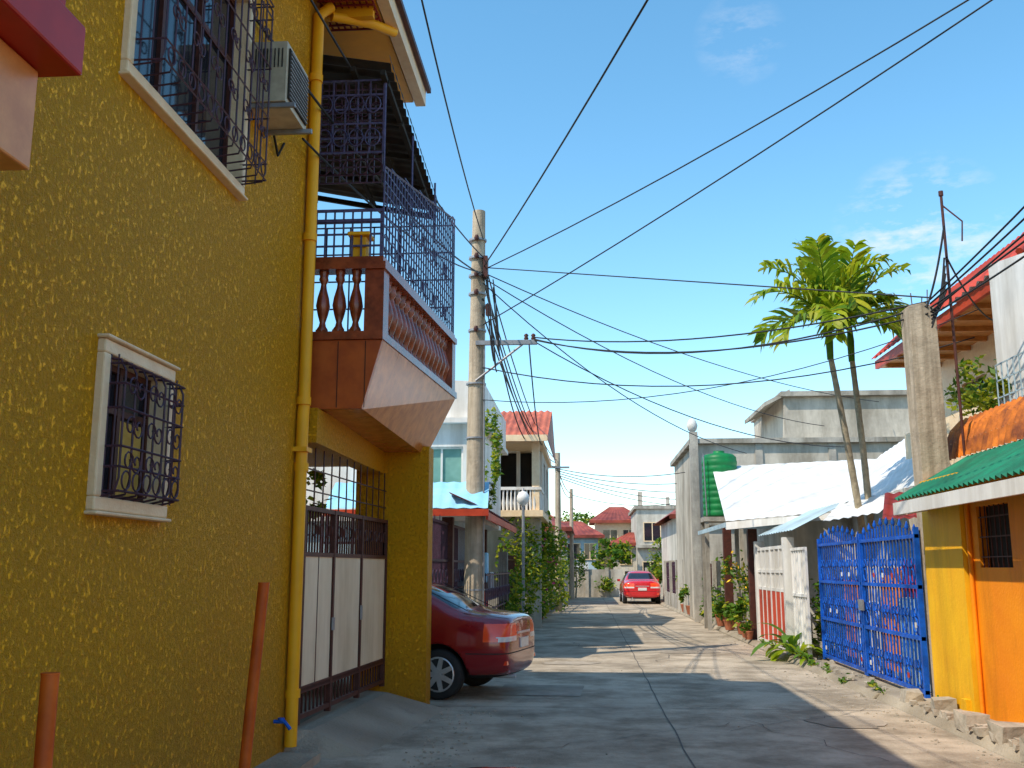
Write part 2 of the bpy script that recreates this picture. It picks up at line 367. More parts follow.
for y in (9.1,10.2,11.3): mb.tube([(-1.77,y,5.4),(-1.77,y,6.38-.1*(y-9))],.012,4)
for z in (4.9,5.0): mb.box(-2.6,-1.76,9.08,9.1-.012,z-.015,z+.015)
for i in range(11):
    for z in (4.72,5.25): mb.ring((-1.785,9.3+i*.28,z),.1,.007)
for i in range(4):
    for z in (5.75,6.1): mb.ring((-2.5+i*.2,9.08,z),.09,.008,'xz')
mb.warp(flare); mb.done('balcony_grille',['blueiron'],H)
mb=MB(); latt_y(9.13,-2.56,-1.8,5.3,6.36,.08,.007)
for i in range(5):
    for z in (5.45,5.65,5.85,6.05): mb.ring((-2.5+i*.16,9.1,z),.075,.007,'xz')
mb.warp(flare); mb.done('balcony_screen',['purple'],H)
mb=MB()
mb.sheet((-1.86,8.95,6.46),(-1.84,12.25,6.13),(-4.4,12.25,6.65),(-4.4,8.95,6.9),20,.02,0)
mb.sheet((-1.845,8.95,6.465),(-1.825,12.25,6.135),(-1.845,12.25,6.22),(-1.865,8.95,6.55),20,.004,1)
for i in range(5):
    y=9.1+i*.76; dz=-.1*(y-9); mb.prism([(-4.4,y,6.72+dz*.7),(-1.9,y,6.32+dz),(-1.9,y,6.38+dz),(-4.4,y,6.78+dz*.7)],(0,.05,0),1)
for x,z in ((-1.95,6.34),(-2.25,6.39),(-2.7,6.46),(-3.5,6.6)): mb.prism([(x,8.95,z),(x+.05,8.95,z),(x+.05,8.95,z+.05),(x,8.95,z+.05)],(0,3.3,-.3),1)
mb.done('balcony_awning',['black_roof','dark'],H)
mb=MB()
mb.box(-2.6,-2.02,-8.2,11.2,7.15,7.24,0); mb.box(-9.2,-2.6,-8.2,12.6,7.15,7.3,0)
mb.box(-2.0,-1.88,-8.2,11.25,7.12,7.36,1); mb.box(-1.87,-1.82,-8.2,11.28,7.3,7.36,2)
mb.box(-2.6,-2.05,9.0,9.08,7.0,7.148,0)
mb.prism([(-1.9,-8.3,7.37),(-1.9,-8.3,7.41),(-5.5,-8.3,8.3),(-9.3,-8.3,7.37)],(0,19.7,0),3)
mb.tube([(-1.93,9.5,7.1),(-2.1,9.2,7.03),(-2.45,8.95,6.98)],.05,8,0)
mb.done('roof_eaves',['ypaint','cream','brownmetal','redroof'],H)
mb=MB()
for i in range(9): mb.box(-2.56+i*.065,-2.545+i*.065,8.2,9.4,7.09,7.11)
for i in range(14): mb.box(-2.57,-2.03,8.2+i*.09,8.215+i*.09,7.07,7.088)
mb.done('soffit_grille',['maroon'],H)
mb=MB()
mb.tube([(-2.54,8.78,.1),(-2.54,8.78,2.95),(-2.54,8.8,3.05),(-2.54,8.8,6.9),(-2.45,8.9,7.05)],.055,10)
for z in (.5,2.45,3.05,4.6,6.2): mb.lathe((-2.54,8.79,z),[(.068,0),(.068,.07)],10)
mb.box(-2.6,-2.47,8.70,8.88,2.62,2.66)
mb.done('drain_pipe',['ypaint'],H)
mb=MB(); mb.tube([(-2.59,8.45,.35),(-2.5,8.45,.35),(-2.45,8.45,.29)],.016,8); mb.lathe((-2.53,8.45,.36),[(.03,0),(.03,.02)],8); mb.done('water_tap',['blue'],H)
def window(nm,y0,y1,z0,z1,proj,sp):
    mb=MB(); w=.075; x=-2.6
    for (a,b,c,d) in ((y0-w,y1+w,z1,z1+w),(y0-w,y1+w,z0-w,z0),(y0-w,y0,z0,z1),(y1,y1+w,z0,z1)):
        mb.box(x-.1,x+.045,a,b,c,d)
    mb.box(x-.1,x+.07,y0-w-.015,y1+w+.015,z1+w+.002,z1+w+.022); mb.box(x-.1,x+.07,y0-w-.015,y1+w+.015,z0-w-.022,z0-w-.002)
    mb.done(nm+'_frame',['cream'],H,.012)
    mb=MB(); xg=x-.11
    mb.box(xg-.02,xg,y0,y1,z0,z1,0)
    k=3 if y1-y0>1.5 else 2
    for i in range(k+1):
        y=y0+(y1-y0)*i/k; mb.box(xg+.001,xg+.03,y-.02,y+.02,z0,z1,1)
    for z in (z0+.02,z1-.02,z0+(z1-z0)*.66): mb.box(xg+.002,xg+.028,y0,y1,z-.018,z+.018,1)
    if k==2: mb.box(xg+.003,xg+.008,y1-.37,y1-.04,z0+.04,z1-.3,2)
    mb.done(nm+'_glass',['darkglass','brownmetal','curtain'],H)
    mb=MB(); xo=x+proj; r=.007
    n=int((y1-y0)/sp)
    for i in range(n+1):
        y=y0+(y1-y0)*i/n
        mb.tube([(x+.02,y,z1-.02),(xo-.03,y,z1-.03),(xo,y,z1-.09),(xo,y,z0+.1),(xo-.02,y,z0+.02),(x+.02,y,z0)],r,4)
    for z in (z0+.03,z0+.16,z0+(z1-z0)*.35,z0+(z1-z0)*.62,z1-.16,z1-.05):
        mb.tube([(x+.02,y0-.005,z),(xo+.006,y0-.005,z),(xo+.006,y1+.005,z),(x+.02,y1+.005,z)],r,4)
    for y in (y0,y1):
        for q in (.33,.66): mb.tube([(x+proj*q,y,z0),(x+proj*q,y,z1)],r*.8,4)
    n=max(3,int((y1-y0)/.3))
    for i in range(n):
        y=y0+(y1-y0)*(i+.5)/n
        for z in (z0+(z1-z0)*.25,z0+(z1-z0)*.5,z0+(z1-z0)*.78):
            mb.ring((xo+.01,y-.05,z),.062,.006,'yz',12,0,0,400,.02); mb.ring((xo+.01,y+.05,z),.062,.006,'yz',12,0,180,580,.02)
    for i in range(2*n):
        y=y0+(y1-y0)*(i+.5)/(2*n); mb.ring((xo+.01,y,z0+.09),.05,.006)
    mb.done(nm+'_grille',['purple'],H)
window('lower_window',5.14,5.92,1.97,2.74,.13,.115)
window('upper_window',5.15,6.98,4.44,5.95,.22,.13)
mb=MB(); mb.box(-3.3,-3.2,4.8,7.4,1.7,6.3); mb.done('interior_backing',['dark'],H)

mb=MB(); 
def acw(x,y,z): return (x,y-.16,z+.14)
mb.box(-2.62,-2.27,7.2,7.78,5.0,5.5,0); mb.box(-2.268,-2.255,7.24,7.74,5.04,5.46,1)
for i in range(12): mb.box(-2.256,-2.245,7.25,7.73,5.05+i*.034,5.06+i*.034,2)
for i in range(8): mb.box(-2.52+i*.03,-2.51+i*.03,7.19,7.199,5.28,5.44,1)
mb.box(-2.6,-2.2,7.22,7.25,4.96,4.998,2); mb.box(-2.6,-2.2,7.7,7.73,4.96,4.998,2)
mb.tube([(-2.58,7.75,5.2),(-2.57,8.0,4.9),(-2.585,8.2,5.1)],.012,6,1)
mb.warp(acw); mb.done('air_conditioner',['acbody','dark','steel'],None,.008)

G=root('metal_gate')
mb=MB(); x=-2.58
for a,b in ((9.0,9.9),(9.93,10.9),(10.93,11.95)): mb.box(x,x+.03,a+.04,b-.04,.56,1.70,0)
mb.box(x-.004,x+.034,9.43,9.445,.56,1.7,1)
for y in (9.0,9.9,10.9,11.95): mb.box(x-.012,x+.045,y-.02,y+.025,.24,2.16,1)
for z in (.28,.5,.52,1.7,2.12): mb.box(x-.01,x+.04,9,11.95,z,z+.04,1)
for i in range(27): y=9.05+i*.11; mb.box(x,x+.016,y,y+.016,.3,.52,1)
for i in range(37): y=9.05+i*.08; mb.box(x,x+.016,y,y+.014,1.72,2.14,1)
for i in range(15): mb.ring((x+.02,9.12+i*.2,1.95),.06,.007,m=1)
mb.box(x+.045,x+.065,9.86,9.90,1.0,1.12,2); mb.box(x+.045,x+.06,10.86,10.9,1.05,1.2,2)
for i in range(12): mb.box(x,x+.012,9.05+i*.26,9.062+i*.26,2.16,2.72,1)
for z in (2.3,2.5): mb.box(x,x+.012,9,12,z,z+.012,1)
mb.warp(lambda x,y,z:(x+.055*(y-9),y,z))
mb.done('gate_leaf',['offwhite','brownmetal','steel'],G)

for (x,y,z,lx) in ((-2.08,6.45,1.5,-.10),(-2.2,4.1,1.17,0)):
    mb=MB(); mb.tube([(x+lx,y,-.05),(x,y,z)],.036,14); mb.tube([(x,y,z-.002),(x,y,z+.006)],.038,14); mb.done('steel_post',['orangepipe'])
    
# ---------------------------------------------------------------- foliage helper
def leaves(name,cl,size,mats=('leafB','leafC','leafD'),w=(.3,.45,.25),parent=None,stems=None,asp=2.2):
    mb=MB()
    for (cx,cy,cz,rx,ry,rz,n) in cl:
        sub=[(R.gauss(0,.45),R.gauss(0,.45),R.gauss(0,.45)) for _ in range(max(3,n//70))]
        for i in range(n):
            s0=R.choice(sub); d=Vector((s0[0]+R.gauss(0,.22),s0[1]+R.gauss(0,.22),s0[2]+R.gauss(0,.22)))
            if d.length>1.15: d*=1.15/d.length
            p=Vector((cx+d.x*rx,cy+d.y*ry,cz+d.z*rz))
            if p.z<.03: p.z=.03+R.random()*.1
            a=Vector((R.gauss(0,1),R.gauss(0,1),R.gauss(0,.6))).normalized(); b=a.cross(Vector((R.gauss(0,1),R.gauss(0,1),R.gauss(0,1)))).normalized()
            l=size*R.uniform(.6,1.3); q=l/asp
            mb.add([p-a*l*.5,p+b*q*.5,p+a*l*.5,p-b*q*.5],[(0,1,2,3)],R.choices(range(len(mats)),w)[0])
    k=len(mats)
    if stems:
        for (p,q,r) in stems: mb.tube([p,((p[0]+q[0])/2+.06,(p[1]+q[1])/2,(p[2]+q[2])/2),q],[r,r*.8,r*.5],6,k)
    return mb.done(name,list(mats)+['trunk'],parent)

leaves('hanging_plant',[(-2.95,9.6,2.35,.25,.3,.3,300),(-3.1,10.8,2.4,.25,.3,.25,220),(-4.2,11.5,1.9,.5,.4,.7,300)],.13,w=(.1,.2,.7))

# ---------------------------------------------------------------- cars
def car(name,loc,rz,color):
    e=root(name); P=paint(name+'_paint',color)
    S=[(.00,.36,.50,.63,.64,.84,.58,.92,.46,.94),
       (.05,.27,.66,.77,.785,.89,.73,.985,.58,1.01),
       (.30,.23,.74,.835,.845,.92,.80,1.015,.64,1.045),
       (.66,.22,.76,.85,.86,.935,.82,1.04,.66,1.075),
       (.98,.22,.76,.85,.865,.945,.825,1.24,.60,1.27),
       (1.32,.22,.76,.85,.865,.95,.83,1.385,.57,1.43),
       (1.75,.22,.76,.85,.865,.95,.83,1.415,.58,1.465),
       (2.3,.22,.76,.85,.865,.95,.83,1.41,.58,1.46),
       (2.62,.22,.76,.85,.865,.945,.83,1.36,.57,1.40),
       (3.02,.22,.76,.85,.86,.94,.82,1.13,.63,1.17),
       (3.32,.22,.76,.845,.855,.91,.80,.98,.64,1.01),
       (3.85,.22,.74,.82,.82,.82,.76,.88,.58,.91),
       (4.18,.25,.66,.74,.72,.72,.66,.77,.5,.79),
       (4.27,.32,.5,.6,.6,.64,.52,.67,.4,.68)]
    vs=[];rings=[]
    for (x,zb,wl,wm,w3,zB,wb,zt,wt,zc) in S:
        zm=.45;z3=.70 if zB>.75 else zB-.08
        half=[(wl,zb),(wm,zm),(w3,z3),(wb,zB),(wt,zt),(wt*.55,zc-.005)]
        ring=[(0,zb)]+half+[(0,zc)]+[(-a,b) for a,b in reversed(half)]
        rings.append([len(vs)+i for i in range(len(ring))]); vs+=[(x,a,b) for a,b in ring]
    fs=[];n=len(rings[0])
    for r0,r1 in zip(rings,rings[1:]):
        for i in range(n): fs.append((r0[i],r0[(i+1)%n],r1[(i+1)%n],r1[i]))
    fs.append(tuple(rings[0][::-1])); fs.append(tuple(rings[-1]))
    me=bpy.data.meshes.new('body'); me.from_pydata(vs,[],fs)
    bm=bmesh.new(); bm.from_mesh(me)
    bmesh.ops.recalc_face_normals(bm,faces=bm.faces)
    bm.to_mesh(me); bm.free()
    o=bpy.data.objects.new('body_tmp',me); COL.objects.link(o)
    ss=o.modifiers.new('s','SUBSURF'); ss.levels=3; ss.render_levels=3
    for wx in (.88,3.45):
        for sy in (-1,1):
            cut=MB(); cut.lathe((wx,sy*.78,.31),[(.365,-.26),(.365,.26)],40,0,'y'); 
            c=cut.done('cut',['black']); bo=o.modifiers.new('b','BOOLEAN'); bo.object=c; bo.operation='DIFFERENCE'; bo.solver='EXACT'; c['tmp']=1
    dg=bpy.context.evaluated_depsgraph_get(); ev=o.evaluated_get(dg); m2=bpy.data.meshes.new_from_object(ev)
    for c in [c for c in bpy.data.objects if 'tmp' in c.keys()]: bpy.data.objects.remove(c)
    bpy.data.objects.remove(o)
    bm=bmesh.new(); bm.from_mesh(m2)
    def cutp(co,no):
        bmesh.ops.bisect_plane(bm,geom=bm.verts[:]+bm.edges[:]+bm.faces[:],plane_co=co,plane_no=no,dist=1e-5)
    for z in (.975,1.345,1.09,1.355,.70,.76,.915,.553,.567,.30,.955,.963): cutp((0,0,z),(0,0,1))
    for x in (.17,.40,.31,1.40,1.408,2.18,2.188,3.02,3.028,2.14,2.23,1.0): cutp((x,0,0),(1,0,0))
    cutp((1.02,0,.975),(1,0,-.62)); cutp((3.07,0,.975),(1,0,1.35))
    for s_ in (1,-1): cutp((0,s_*.56,1.2),(0,1,s_*.35)); cutp((0,s_*.36,0),(0,1,0)); cutp((0,s_*.2,0),(0,1,0)); cutp((0,s_*.52,0),(0,1,0))
    me3=bpy.data.meshes.new('body')
    for k in (P,M['darkglass'],M['black'],M['lens'],M['clear']): me3.materials.append(k)
    for f in bm.faces:
        c=f.calc_center_median(); nn=f.normal; mi=0; f.smooth=True; x,y,z=c; ay=abs(y)
        if .975<z<1.345 and abs(nn.y)>.5 and x>1.02+(z-.975)*.62 and x<3.07-(z-.975)*1.35:
            mi=2 if 2.14<x<2.23 else 1
        elif 1.09<z<1.355 and nn.x<-.25 and ay<.56-(z-1.2)*.35: mi=1
        elif 1.0<z<1.355 and nn.x>.25 and ay<.56-(z-1.2)*.35+.05: mi=1
        elif x<.31 and .70<z<.915 and ay>.36: mi=4 if (z<.76 and ay<.78) else 3
        elif x<.52 and .553<z<.567: mi=2
        elif .30<z<.975 and abs(nn.y)>.5 and (1.4<x<1.408 or 2.18<x<2.188 or 3.02<x<3.028): mi=2
        elif z<.30: mi=2
        for wx in (.88,3.45):
            if math.hypot(x-wx,z-.31)<.3655 and ay>.5: mi=2; f.smooth=False
        f.material_index=mi
    bm.to_mesh(me3); bm.free()
    b=bpy.data.objects.new('body',me3); COL.objects.link(b); b.parent=e
    for i,(wx,sy) in enumerate(((.88,1),(.88,-1),(3.45,1),(3.45,-1))):
        w=MB(); c=(wx,sy*.74,.305)
        w.lathe(c,[(.20,-.09),(.28,-.095),(.303,-.07),(.305,0),(.303,.07),(.28,.095),(.205,.09)],32,0,'y')
        s=sy
        w.lathe(c,[(.205,s*.088),(.212,s*.096),(.19,s*.090),(.185,s*.091)],32,1,'y')
        w.lathe(c,[(.19,s*.0915),(.19,s*.092)],24,0,'y')
        for k in range(7):
            a=k*2*math.pi/7; u=Vector((math.cos(a),0,math.sin(a))); t=Vector((-math.sin(a),0,math.cos(a))); C=Vector(c)+Vector((0,s*.093,0))
            w.prism([C+u*.03-t*.034,C+u*.20-t*.026,C+u*.20+t*.026,C+u*.03+t*.034],(0,s*.014,0),1)
        w.lathe(c,[(.05,s*.093),(.05,s*.115)],14,1,'y')
        w.done('wheel_%d'%(i+1),['black','alu'],e)
    d=MB()
    d.box(-.012,.02,-.19,.19,.60,.72,0); d.box(-.004,.03,-.30,.30,.775,.80,1)
    for sy in (1,-1):
        d.box(1.55,1.72,sy*.862-.012,sy*.862+.012,.80,.825,2); d.box(2.35,2.52,sy*.862-.012,sy*.862+.012,.80,.825,2)
        d.box(2.78,2.92,sy*.90-.07,sy*.90+.07,.96,1.07,2)
        d.box(.03,.10,sy*.60-.12,sy*.60+.12,.42,.47,3)
        d.box(1.27,3.2,sy*.842-.004,sy*.842+.004,.955,.968,4)
        d.tube([(.58,sy*.60,1.065),(1.0,sy*.585,1.255),(1.3,sy*.56,1.39)],.006,4,4)
        d.tube([(.03,sy*.62,.975),(.30,sy*.67,1.01),(.60,sy*.69,1.03)],.004,4,4)
    d.tube([(.25,.45,.27),(-.01,.45,.27)],.025,10,1)
    d.done('trim',['clear','alu',P,'lens','black'],e,.006)
    e.location=loc; e.rotation_euler=(0,0,math.radians(rz)); return e
car('parked_car',(-.82,13.30,0),169,(.26,.004,.008))
car('parked_car',(2.45,45.5,0),91,(.65,.012,.02))

# ---------------------------------------------------------------- utility poles and lines
U=root('utility_pole')
mb=MB()
mb.tube([(-2.0,18,-.1),(-1.98,18,4),(-1.95,18,8.25)],[.19,.165,.12],14,0)
mb.done('shaft',['pole'],U)
mb=MB()
mb.box(-1.98,-.85,17.82,17.9,5.62,5.70,0); mb.tube([(-1.98,17.85,4.95),(-1.12,17.85,5.62)],.022,6,0)
for x in (-1.05,-.92): mb.lathe((x,17.86,5.7),[(.03,0),(.045,.03),(.03,.06),(.045,.09),(.02,.12)],8,1)
for z in (7.65,7.3,6.95,6.6,5.9): mb.lathe((-1.97,18,z),[(.17,0),(.17,.04)],12,0); mb.lathe((-1.97,17.8,z-.03),[(.03,0),(.05,.04),(.03,.1)],8,1)
mb.box(-1.84,-1.76,17.75,17.95,6.9,7.3,1); mb.box(-1.80,-1.70,17.85,18.0,6.2,6.4,1)
mb.tube([(-1.82,17.86,.2),(-1.82,17.87,5.6)],.016,6,0)
for z in (1.2,2.6,3.9,4.9): mb.lathe((-1.985,18,z),[(.188,0),(.186,.03)],14,0)
mb.done('crossarm',['steel','brownmetal'],U)
U2=root('utility_pole'); mb=MB(); mb.tube([(-1.05,38,-.1),(-1.05,38,5.9)],[.14,.10],10,0); mb.box(-1.4,-.6,37.88,37.94,5.3,5.37,1); mb.done('shaft',['pole','steel'],U2)
U3=root('utility_pole'); mb=MB(); mb.tube([(-.75,52,-.1),(-.75,52,5.6)],[.13,.09],10,0); mb.done('shaft',['pole'],U3)

PL=root('power_lines'); 
def wire(mb,p,q,sag=.3,r=.011,n=16):
    p=Vector(p);q=Vector(q)
    pts=[p.lerp(q,i/n)-Vector((0,0,4*sag*(i/n)*(1-i/n))) for i in range(n+1)]
    mb.tube(pts,r,5,0,False)
mb=MB()
T=lambda z,dx=0:(-1.85+dx,17.85,z)
wire(mb,T(7.65),(-1.3,0,7.9),.55)
wire(mb,T(7.1),(4.8,-5,8.35),.45,.013)
wire(mb,T(7.05),(11,2.8,9.75),.5); wire(mb,T(6.0),(11.6,2.5,10.5),.35)
wire(mb,T(7.3),(-2.35,6.6,6.4),.25,.012); wire(mb,T(7.0),(-2.5,8.3,5.4),.25,.012); wire(mb,T(6.95),(-2.58,7.0,5.9),.3,.014)
wire(mb,T(7.1),(4.25,12.2,4.85),-.0,.010); wire(mb,T(6.9),(7.2,30.5,5.8),.5); wire(mb,T(7.0),(9,31,6.6),.4)
for z,zz,s in ((5.75,4.8,.25),(5.72,4.75,.42),(5.7,4.65,.35)): wire(mb,(-.92,17.85,z),(4.2,12.2,zz),s,.012)
wire(mb,(-.95,17.85,5.7),(6.2,24,4.4),.5); wire(mb,T(5.2),(6.2,16,5.2),.55); wire(mb,T(4.6),(5.9,15,5.4),.5,.008)
wire(mb,T(6.8),(4.3,27,4.6),.5)
for dz,s in ((7.3,.7),(6.9,.8),(6.5,.9),(6.2,.6)): wire(mb,T(dz),(-1.1,37.9,5.3+(dz-6.2)*.3),s,.014)
wire(mb,T(6.9),(-1.4,28,5.3),.5,.016); wire(mb,T(7.2),(-1.6,27,5.0),.6,.016); wire(mb,(-1.0,17.85,5.65),(-1.2,28,5.0),.5,.014)
for i in range(5): wire(mb,(-1.1,37.9,5.3-i*.08),(4.5+i*.4,33+4*i,4.9-i*.1),.35,.014)
wire(mb,(-1.1,38,5.5),(-.75,52,5.4),.3,.016); wire(mb,(-1.1,38,5.3),(-.75,52,5.2),.4,.016)
wire(mb,(-.75,52,5.3),(5,58,5.2),.3,.016)
for a,b in ((4.8,7.0),(4.75,6.7),(4.65,6.4),(4.7,6.0),(4.6,5.7)): wire(mb,(4.2,12.1,a),(5.6,5.5,b),.15,.012)
wire(mb,(4.4,12,5.7),(4.15,12.1,4.7),.1,.014); wire(mb,(4.4,12,5.3),(6.2,15,5.2),.2,.012)
for i in range(6): wire(mb,(4.2,12.1,4.7-.05*i),(4.38,12.02,5.3-.1*i),.25-.06*i,.012)
for i in range(7):
    x=-1.75+R.uniform(-.05,.1); wire(mb,(x,17.8,7.0-i*.15),(x+.12,17.8,5.7-i*.1),-.1 if i%2 else .15,.012)
mb.done('cables',['cable'],PL)

# ---------------------------------------------------------------- left side beyond the car
A=root('white_house')
mb=MB()
wall_y(mb,-9,-2.12,19.5,19.7,2.5,4.4,[(-3.7,-2.4,3.15,3.95)],0)
mb.box(-9,-2.12,19.7,25,2.5,5.2,0); mb.box(-9,-2.5,19.7,25,0,2.5,1); 
mb.box(-9.1,-1.95,19.3,25.2,4.4,4.5,0); mb.prism([(-9,19.5,4.5),(-2.0,19.5,4.5),(-2.0,19.5,5.25),(-9,19.5,5.6)],(0,5.6,0),0)
mb.done('walls',['white','bluetint'],A)
mb=MB(); mb.box(-3.7,-2.4,19.6,19.63,3.15,3.95,0)
for x in (-3.7,-3.28,-2.85,-2.44): mb.box(x,x+.04,19.56,19.6,3.15,3.95,1)
for z in (3.15,3.91): mb.box(-3.7,-2.4,19.55,19.6,z,z+.04,1)
mb.done('window',['greenglass','white'],A)
mb=MB(); mb.sheet((-4.6,17.4,2.62),(-1.7,17.4,2.62),(-1.75,18.2,3.14),(-4.6,18.2,3.14),12,.01,0)
mb.sheet((-4.6,18.2,3.14),(-1.75,18.2,3.14),(-1.75,19.5,3.2),(-4.6,19.5,3.2),12,.01,0)
mb.box(-4.6,-1.68,17.34,17.38,2.48,2.60,1); mb.box(-1.73,-1.69,17.38,24.5,2.42,2.55,1)
mb.sheet((-1.68,17.45,2.58),(-1.68,24.5,2.58),(-2.4,24.5,2.9),(-2.4,17.45,2.9),22,.012,2)
mb.done('awning',['bluetarp','redroof','distroof'],A)
mb=MB()
mb.box(-2.58,-2.42,15.0,24.6,.1,.7,1)
for i in range(75): y=15.05+i*.127; x=-2.5; mb.box(x-.008,x+.008,y,y+.016,.7,2.4,0)
for z in (.72,1.2,1.7,2.35): mb.box(-2.52,-2.48,15,24.6,z,z+.04,0)
for i in range(4): mb.box(-2.6,-2.4,15+i*3.1,15.2+i*3.1,.1,2.5,2)
for i in range(24): mb.box(-4.6+i*.09,-4.585+i*.09,17.3,17.315,.1,2.5,0)
for z in (.3,1.2,2.0): mb.box(-4.6,-2.5,17.28,17.3,z,z+.04,0)
for i in range(24): mb.ring((-2.47,15.2+i*.38,1.45),.12,.012)
for i in range(14): y=18.6+i*.42; mb.box(-1.86,-1.84,y,y+.02,.1,1.5,0)
for z in (.25,.8,1.45): mb.box(-1.865,-1.835,18.6,24.5,z,z+.03,0)
for i in range(20): mb.ring((-1.85,18.75+i*.29,1.1),.11,.01)
mb.done('front_grille',['purple','concrete','brownmetal'],A)
mb=MB()
mb.box(-2.30,-2.16,19.6,20.4,.75,1.45,0); mb.box(-2.2,-2.1,21,21.8,.4,1.1,1); mb.box(-2.15,-2.08,22.2,22.9,.9,1.5,0); mb.box(-2.1,-2.02,20.6,20.95,1.3,1.9,2)
mb.done('laundry',['clothB','clothA','bluetarp'],None,.03)
leaves('climbing_vine',[(-1.80,19.2,4.0,.17,.25,.75,480),(-1.82,19.2,3.2,.2,.3,.45,280)],.11,w=(.15,.35,.5))

Bh=root('balcony_house')
mb=MB()
wall_y(mb,-7,-1.25,28,28.2,0,3.0,[(-2.4,-1.75,.1,2.2)],0)
mb.box(-7,-1.7,28.2,34,0,3.0,0)
mb.box(-7,-1.15,27.0,34,2.95,3.12,1)
wall_y(mb,-7,-1.9,29,29.2,3.12,5.2,[(-2.7,-2.0,3.2,4.9)],0)
wall_x(mb,-1.45,-1.25,29.2,34,3.12,5.0,[(30,31.2,3.8,4.7),(32,33.2,3.8,4.7)],0)
mb.box(-1.45,-1.25,27.1,27.3,3.12,5.0,1); mb.box(-3.0,-2.8,27.1,27.3,3.12,5.0,1)
mb.box(-7,-1.15,27.0,34,4.95,5.1,1)
mb.box(-3.3,-3.1,33,34,0,5,0)
mb.done('walls',['lightplaster','cream'],Bh)
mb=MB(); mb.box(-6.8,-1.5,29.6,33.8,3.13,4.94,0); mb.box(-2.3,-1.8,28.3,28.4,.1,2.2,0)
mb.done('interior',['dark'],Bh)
mb=MB(); mb.sheet((-6,26.6,5.05),(-1.0,26.6,5.05),(-1.0,30.5,6.35),(-6,30.5,6.35),26,.03,0)
mb.prism([(-1.02,26.6,5.02),(-1.02,30.5,6.3),(-1.02,34,5.1)],(.02,0,0),1); mb.box(-6,-1.0,26.54,26.6,4.93,5.1,2)
mb.done('roof',['orroof','distroof','cream'],Bh)
mb=MB()
for i in range(14): mb.lathe((-2.75+i*.105,27.12,3.12),[(.03,0),(.045,.2),(.02,.4),(.03,.55)],6,0)
for i in range(18): mb.lathe((-1.25,27.4+i*.105,3.12),[(.03,0),(.045,.2),(.02,.4),(.03,.55)],6,0)
mb.box(-2.8,-1.2,27.07,27.18,3.67,3.75,0); mb.box(-1.3,-1.2,27.19,29.1,3.67,3.75,0)
mb.done('balustrade',['white'],Bh)

SL=root('street_lamp'); mb=MB()
mb.tube([(-1.65,26.5,0),(-1.65,26.5,3.2)],.04,10,0); mb.lathe((-1.65,26.5,3.2),[(.05,0),(.07,.03),(.13,.08),(.17,.18),(.16,.27),(.10,.36),(.03,.39)],16,1); mb.lathe((-1.65,26.5,3.59),[(.05,0),(.02,.08)],10,0)
mb.done('lamp_body',['steel','globe'],SL)

def barfence(name,x0,y0,x1,y1,h,base,mk='brownmetal',sp=.13,bm_='concrete'):
    mb=MB(); d=Vector((x1-x0,y1-y0)); Ln=d.length; u=d/Ln; n=Vector((-u.y,u.x))
    def seg(t0,t1,w,z0,z1,m):
        a=Vector((x0,y0))+u*t0; b=Vector((x0,y0))+u*t1; q=n*w/2
        mb.prism([(a.x-q.x,a.y-q.y,z0),(b.x-q.x,b.y-q.y,z0),(b.x+q.x,b.y+q.y,z0),(a.x+q.x,a.y+q.y,z0)],(0,0,z1-z0),m)
    seg(0,Ln,.15,0,base,1)
    t=0
    while t<Ln: seg(t,t+.016,.016,base,h+R.uniform(0,.03),0); t+=sp
    for z in (base+.08,(base+h)/2,h-.12): seg(0,Ln,.03,z,z+.035,0)
    t=0
    while t<=Ln: seg(t,min(t+.2,Ln+.2),.21,0,h+.08,1); t+=2.7
    return mb.done(name,[mk,bm_])
barfence('iron_fence',-2.05,24.8,-1.85,28,1.9,.5)
barfence('iron_fence',-1.75,34,-1.35,44,1.8,.5,'brownmetal')
leaves('bush',[(-1.9,25.6,.8,.35,.7,.7,420),(-1.72,27.3,1.6,.62,.7,1.25,1500),(-1.5,28.2,2.3,.5,.6,.8,700)],.14,w=(.12,.38,.5))
leaves('shrub_row',[(-1.3,31,1.9,.65,1.3,1.2,1300),(-1.5,30,.8,.45,1.2,.7,600),(-1.3,34.5,1.7,.65,1.6,1.3,1000),(-1.15,37.5,1.0,.5,1.4,1.0,600),(-1.15,41,1.2,.4,1.6,1.1,600)],.17,
   ('leafB','leafC','leafD','flower'),(.15,.40,.42,.03),None,[((-1.6,31,0),(-1.5,31,2),.05),((-1.6,34.5,0),(-1.45,34.5,2),.05)])
leaves('small_tree',[(-1.7,31.5,2.6,.85,.8,.8,900)],.16,w=(.1,.35,.55),stems=[((-2,31.5,0),(-1.9,31.5,2.8),.06)])

def pots(name,lst,lf=.14):
    for (x,y,s) in lst:
        e=root(name); mb=MB(); zb=.085
        mb.lathe((x,y,zb),[(.09*s,0),(.13*s,.2*s),(.14*s,.22*s),(.12*s,.22*s)],12); mb.done('pot',['terracotta_pot'],e)
        leaves('foliage',[(x,y,zb+.42*s,.22*s,.22*s,.3*s,int(130*s))],lf*s,parent=e)
pots('potted_plant',[(-1.72,21.5,1.1),(-1.7,23.2,1.2),(-1.6,25.4,1),(-1.4,29,1.2),(-1.4,30.4,1),(3.6,24.2,1.2),(3.5,25.7,1.1),(3.55,27.5,1.3),(3.45,29.6,1.2),(3.45,31,1.1),(3.5,23,1.0),(3.45,22.4,.8),(3.4,34,1.3),(3.4,36,1.2)])

